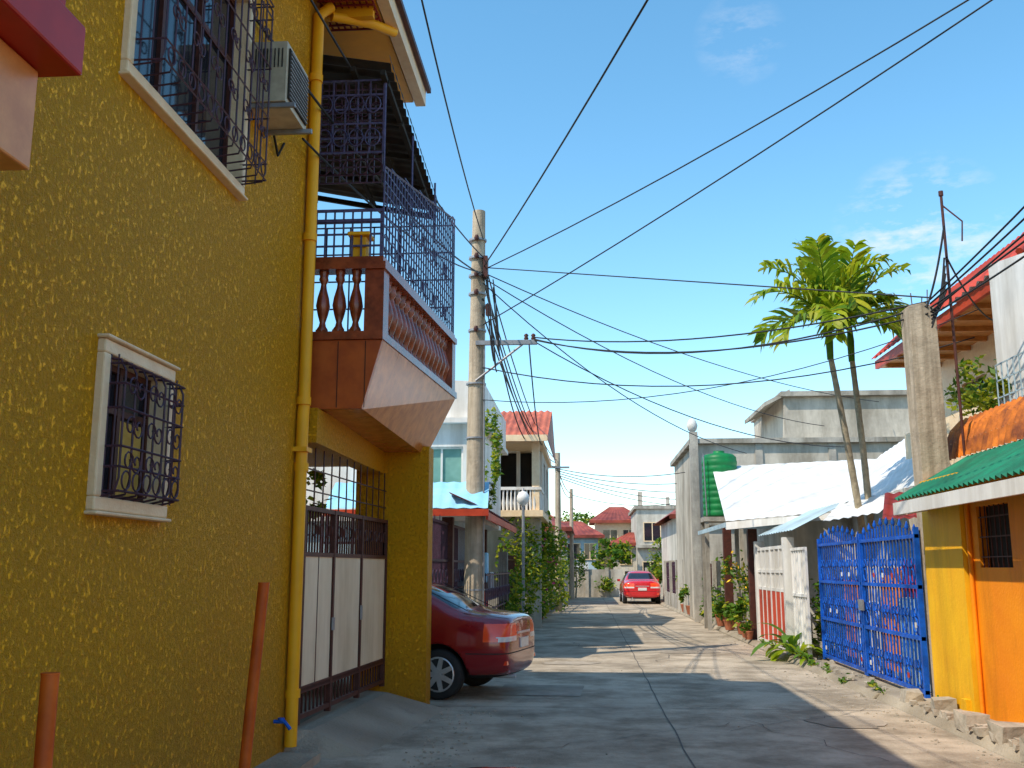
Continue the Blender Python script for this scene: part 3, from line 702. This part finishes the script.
# ---------------------------------------------------------------- distant street end
def house(name,x0,x1,y0,y1,h,wm,rm,rh,wins,ov=.4,flat=False):
    e=root(name); mb=MB(); mb.box(x0,x1,y0,y1,0,h); mb.done('walls',[wm],e)
    mb=MB()
    if flat: mb.box(x0-.15,x1+.15,y0-.15,y1+.15,h,h+.18)
    else:
        mb.sheet((x0-ov,y0-ov,h),(x1+ov,y0-ov,h),(x1-1.0,(y0+y1)/2,h+rh),(x0+1.0,(y0+y1)/2,h+rh),int((x1-x0)*4),.02)
        mb.poly([(x0-ov,y0-ov,h),(x0+1.0,(y0+y1)/2,h+rh),(x0-ov,y1+ov,h)]); mb.poly([(x1+ov,y0-ov,h),(x1+ov,y1+ov,h),(x1-1.0,(y0+y1)/2,h+rh)])
        mb.poly([(x0-ov,y1+ov,h),(x0+1,(y0+y1)/2,h+rh),(x1-1,(y0+y1)/2,h+rh),(x1+ov,y1+ov,h)])
        mb.box(x0-ov,x1+ov,y0-ov-.03,y0-ov,h-.15,h+.02)
    mb.done('roof',[rm],e)
    mb=MB()
    for (a,b,c,d) in wins:
        mb.box(a,b,y0-.02,y0-.004,c,d,0)
        for q in (a-.05,b,(a+b)/2-.02): mb.box(q,q+.05,y0-.05,y0-.022,c,d,1)
        for q in (c-.05,d): mb.box(a-.05,b+.05,y0-.055,y0-.022,q,q+.05,1)
    if wins: mb.done('windows',['darkglass','cream'],e)
    return e
house('small_house',-9,-1.0,44,54,3.3,'lightplaster','distroof',1.0,[(-2.0,-1.3,1,2)])
house('small_house',-3,.7,61,68,3.5,'bluetint','distroof',1.0,[(-1.4,-.4,2.1,3.0),(-.1,.5,2.1,3.0)])
house('small_house',.6,3.6,66,73,4.6,'cream','distroof',1.1,[(1.1,2.0,3,4),(2.4,3.1,3,4)])
house('small_house',1.6,4.6,60,63.5,3.0,'lightplaster','distroof',.7,[(2.0,2.6,1.8,2.6)])
e=house('unfinished_house',2.9,6.6,58,66,4.9,'lightplaster','concrete',0,[(3.3,4.2,3.1,4.1),(4.8,5.6,3.1,4.1),(3.2,4,.8,1.9)],flat=True)
mb=MB(); mb.box(3,3.25,58.2,58.45,5.08,5.9); mb.box(6.2,6.45,58.2,58.45,5.08,5.7); mb.box(4.6,4.8,58.2,58.4,5.08,5.6); mb.box(2.8,6.7,57.6,57.98,2.7,2.85); mb.done('columns',['block'],e)
house('small_house',8,15,52,60,5.0,'white','distroof',1.0,[(9,10,3,4)])
house('small_house',-14,-6,58,66,5.2,'cream','distroof',1.2,[(-9,-8,3,4)])
mb=MB(); mb.box(-1.2,2.0,56.3,56.5,0,1.5,0); mb.box(2.0,3.6,56.3,56.5,0,1.2,0)
for i in range(5): mb.box(-1.2+i*1.1,-1.0+i*1.1,56.2,56.3,0,1.6,0)
mb.box(2.1,3.3,56.2,56.29,.1,1.4,1); mb.box(-.6,.1,56.15,56.29,1.5,1.9,2)
mb.done('boundary_wall',['block','bluetarp','clothB'])
leaves('small_tree',[(3.9,51,1.9,.8,1,1.0,900),(3.6,49.5,1.0,.5,.8,.8,500)],.22,w=(.2,.4,.4),stems=[((3.9,51,0),(3.9,51,2),.06)])
leaves('small_tree',[(-.6,54.5,1.7,.6,.7,1.0,700),(1.0,55.9,.7,.8,.3,.6,300)],.2,w=(.2,.4,.4),stems=[((-.6,54.5,0),(-.6,54.5,1.7),.06)])
leaves('distant_trees',[(-2,58.5,2.3,1.4,1,1.0,700),(1.5,58,2.3,1.2,.6,.8,700),(9,80,5,5,3,2.5,900),(-10,85,5,6,3,2.5,900),(-1,76,4.6,2.2,2,1.2,600)],.35)

# ---------------------------------------------------------------- right side
C=root('concrete_house')
mb=MB()
wall_y(mb,3.35,13,31,31.2,0,5.35,[(3.8,4.6,3.3,4.3)],0)
mb.box(3.35,3.55,31.2,38,0,5.35,0); mb.box(3.55,13,31.3,38,0,5.2,0)
mb.box(3.2,13.1,30.85,38.1,5.35,5.5,1)
mb.box(6.2,10.2,31.4,37,5.5,6.85,0); mb.box(6.1,10.3,31.2,37.1,6.85,7.0,1)
mb.prism([(5.6,31.3,6.55),(6.4,31.3,6.95),(6.4,31.3,7.08),(5.6,31.3,6.68)],(0,4,0),1)
mb.box(3.2,3.45,30.8,31.0-.003,0,5.7,1)
mb.box(3.3,13,30.88,30.995,2.85,3.0,1)
for x in (5.2,7.4,9.6): mb.box(x,x+.22,30.95,30.996,3.0,5.35,1)
mb.done('walls',['block','concrete'],C)
mb=MB(); mb.lathe((3.3,30.9,5.7),[(.05,0),(.13,.06),(.17,.2),(.12,.36),(.04,.42)],12); mb.done('finial',['white'],C)
mb=MB(); mb.box(3.8,4.6,31.1,31.14,3.3,4.3); mb.done('window',['darkglass'],C)
house('small_house',3.6,12,39.5,49,3.6,'lightplaster','distroof',1.0,[(4,5,1,2)])

WT=root('water_tank'); mb=MB()
prof=[(.1,0),(.46,.01)]
for i in range(9): prof+=[(.475,.05+i*.17),(.475,.13+i*.17),(.463,.15+i*.17),(.463,.19+i*.17)]
prof+=[(.46,1.6),(.38,1.68),(.15,1.72),(.15,1.78)]
mb.lathe((3.62,27.4,2.93),prof,24,0); mb.tube([(3.2,27.0,2.95),(3.15,26.98,4.6)],.02,6,1); mb.done('tank',['tank','steel'],WT)
mb=MB(); mb.box(3.1,4.15,26.9,27.9,2.8,2.92)
for x in (3.13,4.02):
    for y in (26.93,27.77): mb.box(x,x+.1,y,y+.1,0,2.798)
mb.done('stand',['concrete'],WT)

D=root('white_roof_house')
mb=MB()
mb.box(4.3,12,21,27.5,0,2.6,0); mb.box(3.55,3.75,22.6,22.8,0,2.6,1); mb.box(3.5,3.7,26.2,26.4,0,2.7,1)
mb.box(3.0,4.4,22.0,22.08,2.42,2.56,2)
mb.box(5.4,12,16.4,21,0,2.7,0)
mb.done('walls',['lightplaster','brownmetal','bluetint'],D)
mb=MB()
mb.sheet((3.0,22.0,2.58),(5.6,20.2,2.75),(8.2,27.5,4.5),(3.45,27.6,4.3),14,.008,0)
mb.sheet((4.75,19.8,2.72),(5.45,16.6,2.95),(7.3,20.2,4.75),(7.2,25.0,4.3),14,.008,0)
mb.box(3.0,3.04,22.05,27.5,2.46,2.56,1)
mb.done('roof',['whiteroof','bluetint'],D)
mb=MB(); mb.poly([(3.0,21.98,2.4),(4.9,20.6,2.55),(4.9,20.6,2.68),(3.0,21.98,2.56)],0); 
mb.box(4.28,4.298,22.5,23.4,.9,2.0,1); mb.box(4.28,4.298,24.3,25.5,.9,2.0,1)
mb.sheet((4.35,15.2,2.30),(4.9,14.7,2.30),(5.4,15.5,2.75),(4.7,16.2,2.75),5,.015,2)
mb.sheet((3.9,17.0,2.35),(4.6,16.2,2.45),(5.3,17.4,2.85),(4.6,18.4,2.8),6,.012,4)
mb.sheet((3.6,18.0,2.25),(3.6,21.6,2.25),(4.6,21.6,2.75),(4.6,18.0,2.75),14,.012,3)
mb.done('fascia',['white','darkglass','maroon','bluetint','whiteroof'],D)

RG=root('red_white_gate'); mb=MB()
for (a,b) in ((19.1,20.5),(20.55,22.0)):
    mb.box(3.64,3.68,a,b,.12,1.15,1); 
    for i in range(4): y=a+(b-a)*i/3; mb.box(3.63,3.69,y-.03,y+.03,.1,2.0,0)
    for z in (.1,1.15,1.5,1.95): mb.box(3.635,3.695,a,b,z,z+.06,0)
    n=14
    for i in range(n): y=a+(b-a)*(i+.5)/n; mb.box(3.655,3.675,y-.01,y+.01,1.2,1.97,0)
    for i in range(5): mb.ring((3.68,a+(b-a)*(i+.5)/5,1.35),.1,.012,m=0)
mb.box(3.6,3.8,18.9,19.07,0,2.15,0); mb.box(3.6,3.8,22.03,22.2,0,2.15,0)
mb.done('gate_leaf',['white','redroof'],RG)
WG=root('white_gate'); mb=MB()
mb.box(3.74,3.78,17.75,18.85,.12,1.95,0)
for i in range(6): mb.box(3.72,3.739,17.8+i*.2,17.84+i*.2,.12,1.95,0)
for z in (.2,1.1,1.9): mb.box(3.71,3.738,17.75,18.85,z,z+.05,0)
mb.done('gate_leaf',['white'],WG)

BG=root('blue_gate'); mb=MB(); x=3.95
for (a,b) in ((12.45,14.95),(15.0,17.6)):
    for y in (a,b-.05): mb.box(x-.03,x+.03,y,y+.05,.1,2.08,0)
    for z in (.14,.75,1.35,1.95): mb.box(x-.025,x+.025,a,b,z,z+.045,0)
    n=18
    for i in range(n):
        y=a+(b-a)*(i+.5)/n; top=2.02+.07*math.sin(i*math.pi/n)*2
        mb.box(x-.01,x+.01,y-.01,y+.01,.14,top,0)
        if i%2==0: mb.lathe((x,y,top),[(.018,0),(.03,.03),(.004,.1)],6,0)
        for z in (.45,1.05,1.65):
            if (i+int(z*10))%3==0: mb.box(x-.012,x+.012,y-.04,y+.04,z-.04,z+.04,0)
            else: mb.ring((x-.012,y,z+.02),.045,.008)
    for i in range(6):
        y=a+(b-a)*(i+.5)/6
        for z in (.3,.92,1.5):
            mb.ring((x-.015,y,z),.085,.009,'yz',8)
            if R.random()<.5: mb.box(x-.02,x-.012,y-.03,y+.03,z-.03,z+.03,2 if R.random()<.6 else 3)
mb.box(x-.05,x-.03,14.85,15.1,1.0,1.15,1)
mb.done('gate_leaf',['blue','steel','white','redroof'],BG)
mb=MB(); mb.box(4.55,4.62,12.5,17.5,.0,1.7,0); mb.box(4.2,4.34,13.4,14.2,.0,1.2,1); mb.box(4.2,4.33,15.6,16.4,.0,1.1,2); mb.box(4.2,4.33,14.35,15.0,.2,1.6,3); mb.box(4.2,4.33,12.7,13.2,.3,1.6,4); mb.box(4.2,4.33,16.6,17.1,.2,1.4,3); mb.box(4.2,4.33,13.5,13.9,1.22,1.7,5)
mb.done('yard_wall',['lightplaster','bluetint','clothB','orange','bluetarp','clothA'])

# palms: feather fronds, each a curved rachis with two rows of drooping strap leaflets
def frond(mb,base,az,el,Ln,droop):
    pts=[];p=Vector(base);n=19;e=el
    h=Vector((math.cos(az),math.sin(az),0)); side=Vector((-math.sin(az),math.cos(az),0))
    for i in range(n+1):
        pts.append(p.copy()); d=h*math.cos(e)+Vector((0,0,1))*math.sin(e); p=p+d*Ln/n; e-=droop/n*(0.25+1.5*i/n)
    mb.tube(pts,[.02*(1-.8*i/n) for i in range(n+1)],4,3)
    for i in range(3,n+1):
        t=i/n; q=pts[i]; tg=(pts[i]-pts[i-1]).normalized(); up=tg.cross(side).normalized()
        if up.z<0: up=-up
        ll=Ln*.42*math.sin(math.pi*min(1,.22+t*.66))**.8*R.uniform(.8,1.15)
        for s in (-1,1):
            if R.random()<.06: continue
            a=(side*s*.72+tg*R.uniform(.55,.95)+up*R.uniform(.05,.55)).normalized(); w=.047*R.uniform(.7,1.25)
            b=(tg-a*tg.dot(a)).normalized()*w
            g1=Vector((0,0,-1))
            m1=q+a*ll*.4; m2=q+a*ll*.75+g1*ll*.12; e1=q+a*ll+g1*ll*R.uniform(.25,.6)
            mi=0 if R.random()<.6 else R.choice((1,1,3))
            mb.add([q-b*.4,m1-b,m2-b*.8,e1,m2+b*.8,m1+b,q+b*.4],[(0,1,5,6),(1,2,4,5),(2,3,4)],mi)
def palm(base,top,spec,seed,L0):
    R.seed(seed); e=root('palm_tree'); mb=MB()
    b=Vector(base);t=Vector(top); n=30; pts=[];rs=[]
    for i in range(n+1):
        s=i/n; p=b.lerp(t,s)+Vector((math.sin(s*3)*.05,0,0)); pts.append(p); rs.append((.07-.025*s)*(1.08 if i%2 else 1))
    mb.tube(pts,rs,10,0); mb.tube([t-Vector((0,0,.02)),t+Vector((0,0,.35)),t+Vector((0,0,.85))],[.055,.065,.02],8,1)
    mb.done('trunk',['trunk','leafC'],e)
    mb=MB()
    for (azd,el,lf,dr) in spec:
        frond(mb,(t.x,t.y,t.z+.65),math.radians(azd+R.uniform(-8,8)),el,L0*lf,dr)
    mb.done('crown',['leafA','leafD','trunk','leafC'],e)
SP=[(175,1.2,1.05,1.2),(200,.8,1.0,1.6),(150,.4,.9,1.7),(250,1.35,1.05,1.1),(290,.7,.85,2.2),(330,1.2,1.0,1.3),(10,.7,.95,1.8),(45,1.3,1.05,1.1),(90,.9,.95,1.6),(215,.1,.8,1.5),(340,.15,.85,1.4),(120,1.45,1.15,.7),(265,.3,.8,1.7)]
palm((4.85,17.5,0),(4.18,17.0,5.1),SP,3,1.42)
palm((4.95,17.9,0),(4.72,17.7,5.2),[(a+23,e_*1.02,l,d_) for a,e_,l,d_ in SP],8,1.42)
R.seed(21)
def broad(name,x,y,n,s):
    mb=MB()
    for i in range(n):
        az=R.uniform(0,6.28); el=R.uniform(.5,1.4); p=Vector((x,y,.09)); h=Vector((math.cos(az),math.sin(az),0)); sd=Vector((-h.y,h.x,0)); L_=s*R.uniform(.6,1.1); e_=el
        l=[];r=[]
        for k in range(7):
            w=.09*s*math.sin(math.pi*max(.02,(k/6))**1.5)+.006; l.append(p-sd*w); r.append(p+sd*w); p=p+(h*math.cos(e_)+Vector((0,0,math.sin(e_))))*L_/6; e_-=.32
        mb.add(l+r,[(k,k+1,8+k,7+k) for k in range(6)],R.choice((0,1)),True)
    return mb.done(name,['leafC','leafA'])
broad('broadleaf_plant',3.62,18.6,22,.95); broad('broadleaf_plant',3.6,17.9,14,.7); broad('broadleaf_plant',3.6,17.3,9,.4)
leaves('bush',[(3.75,23.3,.9,.4,.6,.8,420),(3.75,25,1.1,.4,.7,.9,520)],.13,('leafB','leafC','leafD','yflower'),(.25,.4,.2,.15))
leaves('bush',[(4.1,17.9,1.0,.25,.35,.8,350)],.12)
leaves('bush',[(3.75,29,1.0,.5,1.3,.9,700),(3.7,37.5,1.0,.4,1.6,.9,600)],.15)
leaves('weeds',[(3.58,y,.1,.08,.35,.10,60) for y in (13.2,14.6,15.9,16.8,20.2,21.5)]+[(3.9,9.0,.15,.05,.2,.10,40),(3.85,11.9,.15,.05,.2,.12,50),(-2.3,12.6,.05,.1,.2,.1,40)],.07)
barfence('iron_fence',3.55,28.2,3.5,31,1.7,.5,'brownmetal')
barfence('iron_fence',3.45,33,3.4,44,1.8,.6,'purple')
leaves('balcony_plants',[(5.15,12.9,3.8,.5,.6,.42,900),(5.0,12.4,3.6,.3,.4,.25,260)],.11,('leafC','leafD','leafB'),(.3,.6,.1))

CC=root('concrete_column'); mb=MB()
mb.prism([(4.02,12.22,-.05),(4.36,12.22,-.05),(4.30,12.22,4.72),(4.18,12.22,4.8),(3.98,12.22,4.76)],(0,.33,0),0)
for dx,dz in ((.06,.18),(.14,.12),(.22,.22)): mb.tube([(4.0+dx,12.3,4.6),(4.0+dx+R.uniform(-.04,.04),12.3,4.76+dz)],.008,5,1)
mb.done('column',['pole','brownmetal'],CC,.02)
mb=MB(); mb.tube([(4.46,12.1,2.9),(4.43,12.1,6.15)],.018,8,0); mb.lathe((4.43,12.1,6.12),[(.03,0),(.03,.06)],8,0); mb.tube([(4.43,12.1,6.0),(4.62,12.0,5.75),(4.6,12.0,5.5)],.010,5,0); mb.done('conduit_pipe',['brownmetal'])

O=root('orange_house')
mb=MB()
wall_x(mb,4.03,4.2,3,11.0,-.02,2.6,[(9.95,10.75,1.6,2.22),(5,6,.9,2.1)],0)
mb.box(3.95,4.2,11.0,12.2,-.02,2.6,1); mb.box(4.2,9,12.0,12.2,-.02,2.6,1); mb.box(4.2,9,3,3.2,-.02,2.6,0)
mb.box(3.9,3.95,11.1,11.25,.09,.25,1)
mb.done('walls',['orange','yelwall'],O)
mb=MB(); mb.box(4.13,4.15,9.95,10.75,1.6,2.22,0)
for i in range(7): mb.box(4.05,4.062,9.99+i*.12,10.0+i*.12,1.6,2.22,1)
for z in (1.7,1.9,2.1): mb.box(4.045,4.06,9.95,10.75,z,z+.012,1)
mb.done('window',['dark','brownmetal'],O)
mb=MB(); mb.tube([(4.0,10.93,.1),(4.0,10.93,2.3)],.022,10); mb.tube([(4.0,9.3,.1),(4.0,9.3,2.3)],.022,10); mb.done('drain_pipe',['orange'],O)
mb=MB()
mb.sheet((3.55,4,2.38),(3.62,12.1,2.38),(4.5,12.1,2.88),(4.5,4,2.92),62,.022,0)
mb.box(3.58,3.62,4,12.05,2.20,2.34,1)
mb.prism([(3.62,11.98,2.19),(4.4,11.98,2.32),(4.4,11.98,2.77),(3.62,11.98,2.33)],(0,.03,0),1)
for (za,zb,xa,xb) in ((2.90,3.10,4.47,4.52),(3.10,3.28,4.52,4.60),(3.28,3.42,4.60,4.74)):
    mb.sheet((xa,4,za+.0),(xa,12.9,za),(xb,12.9,zb),(xb,4,zb),56,.02,2)
mb.box(4.5,9,3.2,12,2.6,2.75,1)
mb.done('roof',['greenroof','white','rust'],O)
mb=MB()
mb.prism([(5.0,12.3,3.0),(5.0,12.3,5.28),(5.0,9.0,4.75),(5.0,4.0,4.4),(5.0,4.0,2.75)],(.15,0,0),0)
mb.prism([(5.15,12.15,2.75),(9,12.15,2.75),(9,12.15,5.28),(5.15,12.15,5.28)],(0,.15,0),0)
mb.done('upper_wall',['white'],O)
mb=MB()
for i in range(9): mb.box(4.85,4.862,10.7+i*.16,10.712+i*.16,3.4,3.95)
for z in (3.55,3.75,3.94): mb.box(4.85,4.86,10.7,12.0,z,z+.015)
mb.done('balcony_rail',['bluetint'],O)

Q=root('red_roof_house')
mb=MB()
wall_x(mb,6.9,7.1,13.4,20,0,5.6,[(15,16,3.9,4.9),(17.5,18.6,3.9,4.9)],0)
mb.box(7.1,12,13.4,20,0,5.5,0); mb.box(6.1,6.9,13.4,19.5,3.2,3.35,0); mb.box(6.1,6.2,13.4,19.5,3.352,4.1,0)
mb.done('walls',['cream'],Q)
mb=MB(); mb.box(5.85,6.9,13.2,20,5.5,5.55,1); mb.box(5.78,5.85,13.15,20,5.48,5.64,0); mb.box(5.85,12,13.15,13.2,5.48,5.64,0)
for i in range(9): mb.box(5.86,6.89,13.5+i*.75,13.58+i*.75,5.42,5.498,1)
mb.sheet((5.72,13.1,5.67),(5.72,20,5.67),(6.5,18.6,6.45),(6.5,14.3,6.45),24,.025,0)
mb.sheet((12,13.1,5.67),(5.75,13.1,5.67),(6.5,14.3,6.45),(11.2,14.3,6.45),24,.025,0)
mb.poly([(6.5,14.3,6.45),(11.2,14.3,6.45),(11.2,18.6,6.45),(6.5,18.6,6.45)],0)
mb.tube([(5.74,13.1,5.7),(6.5,14.3,6.49)],.05,6,0)
mb.done('roof',['redroof','wood'],Q)
mb=MB(); mb.box(7.02,7.04,15,16,3.9,4.9,0); mb.box(7.02,7.04,17.5,18.6,3.9,4.9,0)
for y in (15,15.5,15.95,17.5,18,18.55): mb.box(6.98,7.015,y,y+.05,3.9,4.9,1)
mb.done('windows',['darkglass','brownmetal'],Q)

# ---------------------------------------------------------------- camera, light, world
cam=bpy.data.cameras.new('camera'); co=bpy.data.objects.new('camera',cam); COL.objects.link(co)
cam.sensor_width=36; cam.lens=35.16; cam.clip_end=3000; cam.clip_start=.05
co.location=(0,0,1.6); co.rotation_euler=(math.radians(100.4),0,math.radians(4.2)); scene.camera=co

d=Vector((.78*math.cos(math.radians(52)),.62*math.cos(math.radians(52)),-math.sin(math.radians(52))))
sl=bpy.data.lights.new('sun','SUN'); sl.energy=5; sl.angle=math.radians(.5); sl.color=(1,.90,.74)
so=bpy.data.objects.new('sun',sl); COL.objects.link(so); so.rotation_euler=d.to_track_quat('-Z','Y').to_euler(); so.location=(-10,-10,20)
w=bpy.data.worlds.new('World'); scene.world=w; w.use_nodes=True; nt=w.node_tree; N=nt.nodes; Lk=nt.links
bg=N['Background']; sky=N.new('ShaderNodeTexSky'); sky.sky_type='NISHITA'; sky.sun_disc=False
sky.sun_elevation=math.radians(52); sky.sun_rotation=math.radians(231.5); sky.air_density=1.0; sky.dust_density=.3; sky.ozone_density=1.2
hs=N.new('ShaderNodeHueSaturation'); hs.inputs['Saturation'].default_value=1.22; hs.inputs['Hue'].default_value=.484; hs.inputs['Value'].default_value=1.8
Lk.new(sky.outputs[0],hs.inputs['Color'])
tc=N.new('ShaderNodeTexCoord'); no=N.new('ShaderNodeTexNoise'); no.inputs['Scale'].default_value=16; no.inputs['Detail'].default_value=7; no.inputs['Roughness'].default_value=.62
mp=N.new('ShaderNodeMapping'); mp.inputs['Scale'].default_value=(1,1,2.6); Lk.new(tc.outputs['Generated'],mp.inputs['Vector']); Lk.new(mp.outputs['Vector'],no.inputs['Vector'])
cr=N.new('ShaderNodeValToRGB'); cr.color_ramp.elements[0].position=.48; cr.color_ramp.elements[1].position=.76; Lk.new(no.outputs['Fac'],cr.inputs['Fac'])
tot=None
for dirv,lo,hi,k in (((.31,.904,.294),.9965,.9995,1.0),((.148,.865,.48),.9990,.9999,.35),((-.02,.83,.56),.998,.9999,.4)):
    dp=N.new('ShaderNodeVectorMath'); dp.operation='DOT_PRODUCT'; dp.inputs[1].default_value=Vector(dirv).normalized()
    nm=N.new('ShaderNodeVectorMath'); nm.operation='NORMALIZE'; Lk.new(tc.outputs['Generated'],nm.inputs[0]); Lk.new(nm.outputs[0],dp.inputs[0])
    mr=N.new('ShaderNodeMapRange'); mr.inputs[1].default_value=lo; mr.inputs[2].default_value=hi; mr.inputs[4].default_value=k; Lk.new(dp.outputs['Value'],mr.inputs[0])
    if tot is None: tot=mr.outputs[0]
    else:
        a=N.new('ShaderNodeMath'); a.operation='MAXIMUM'; Lk.new(tot,a.inputs[0]); Lk.new(mr.outputs[0],a.inputs[1]); tot=a.outputs[0]
mu=N.new('ShaderNodeMath'); mu.operation='MULTIPLY'; Lk.new(tot,mu.inputs[0]); Lk.new(cr.outputs['Color'],mu.inputs[1])
mx=N.new('ShaderNodeMix'); mx.data_type='RGBA'; Lk.new(mu.outputs[0],mx.inputs[0]); Lk.new(hs.outputs[0],mx.inputs[6]); mx.inputs[7].default_value=(7,7,7.2,1)
Lk.new(mx.outputs[2],bg.inputs['Color']); bg.inputs['Strength'].default_value=.15
scene.view_settings.view_transform='Standard'; scene.view_settings.look='None'; scene.view_settings.exposure=0
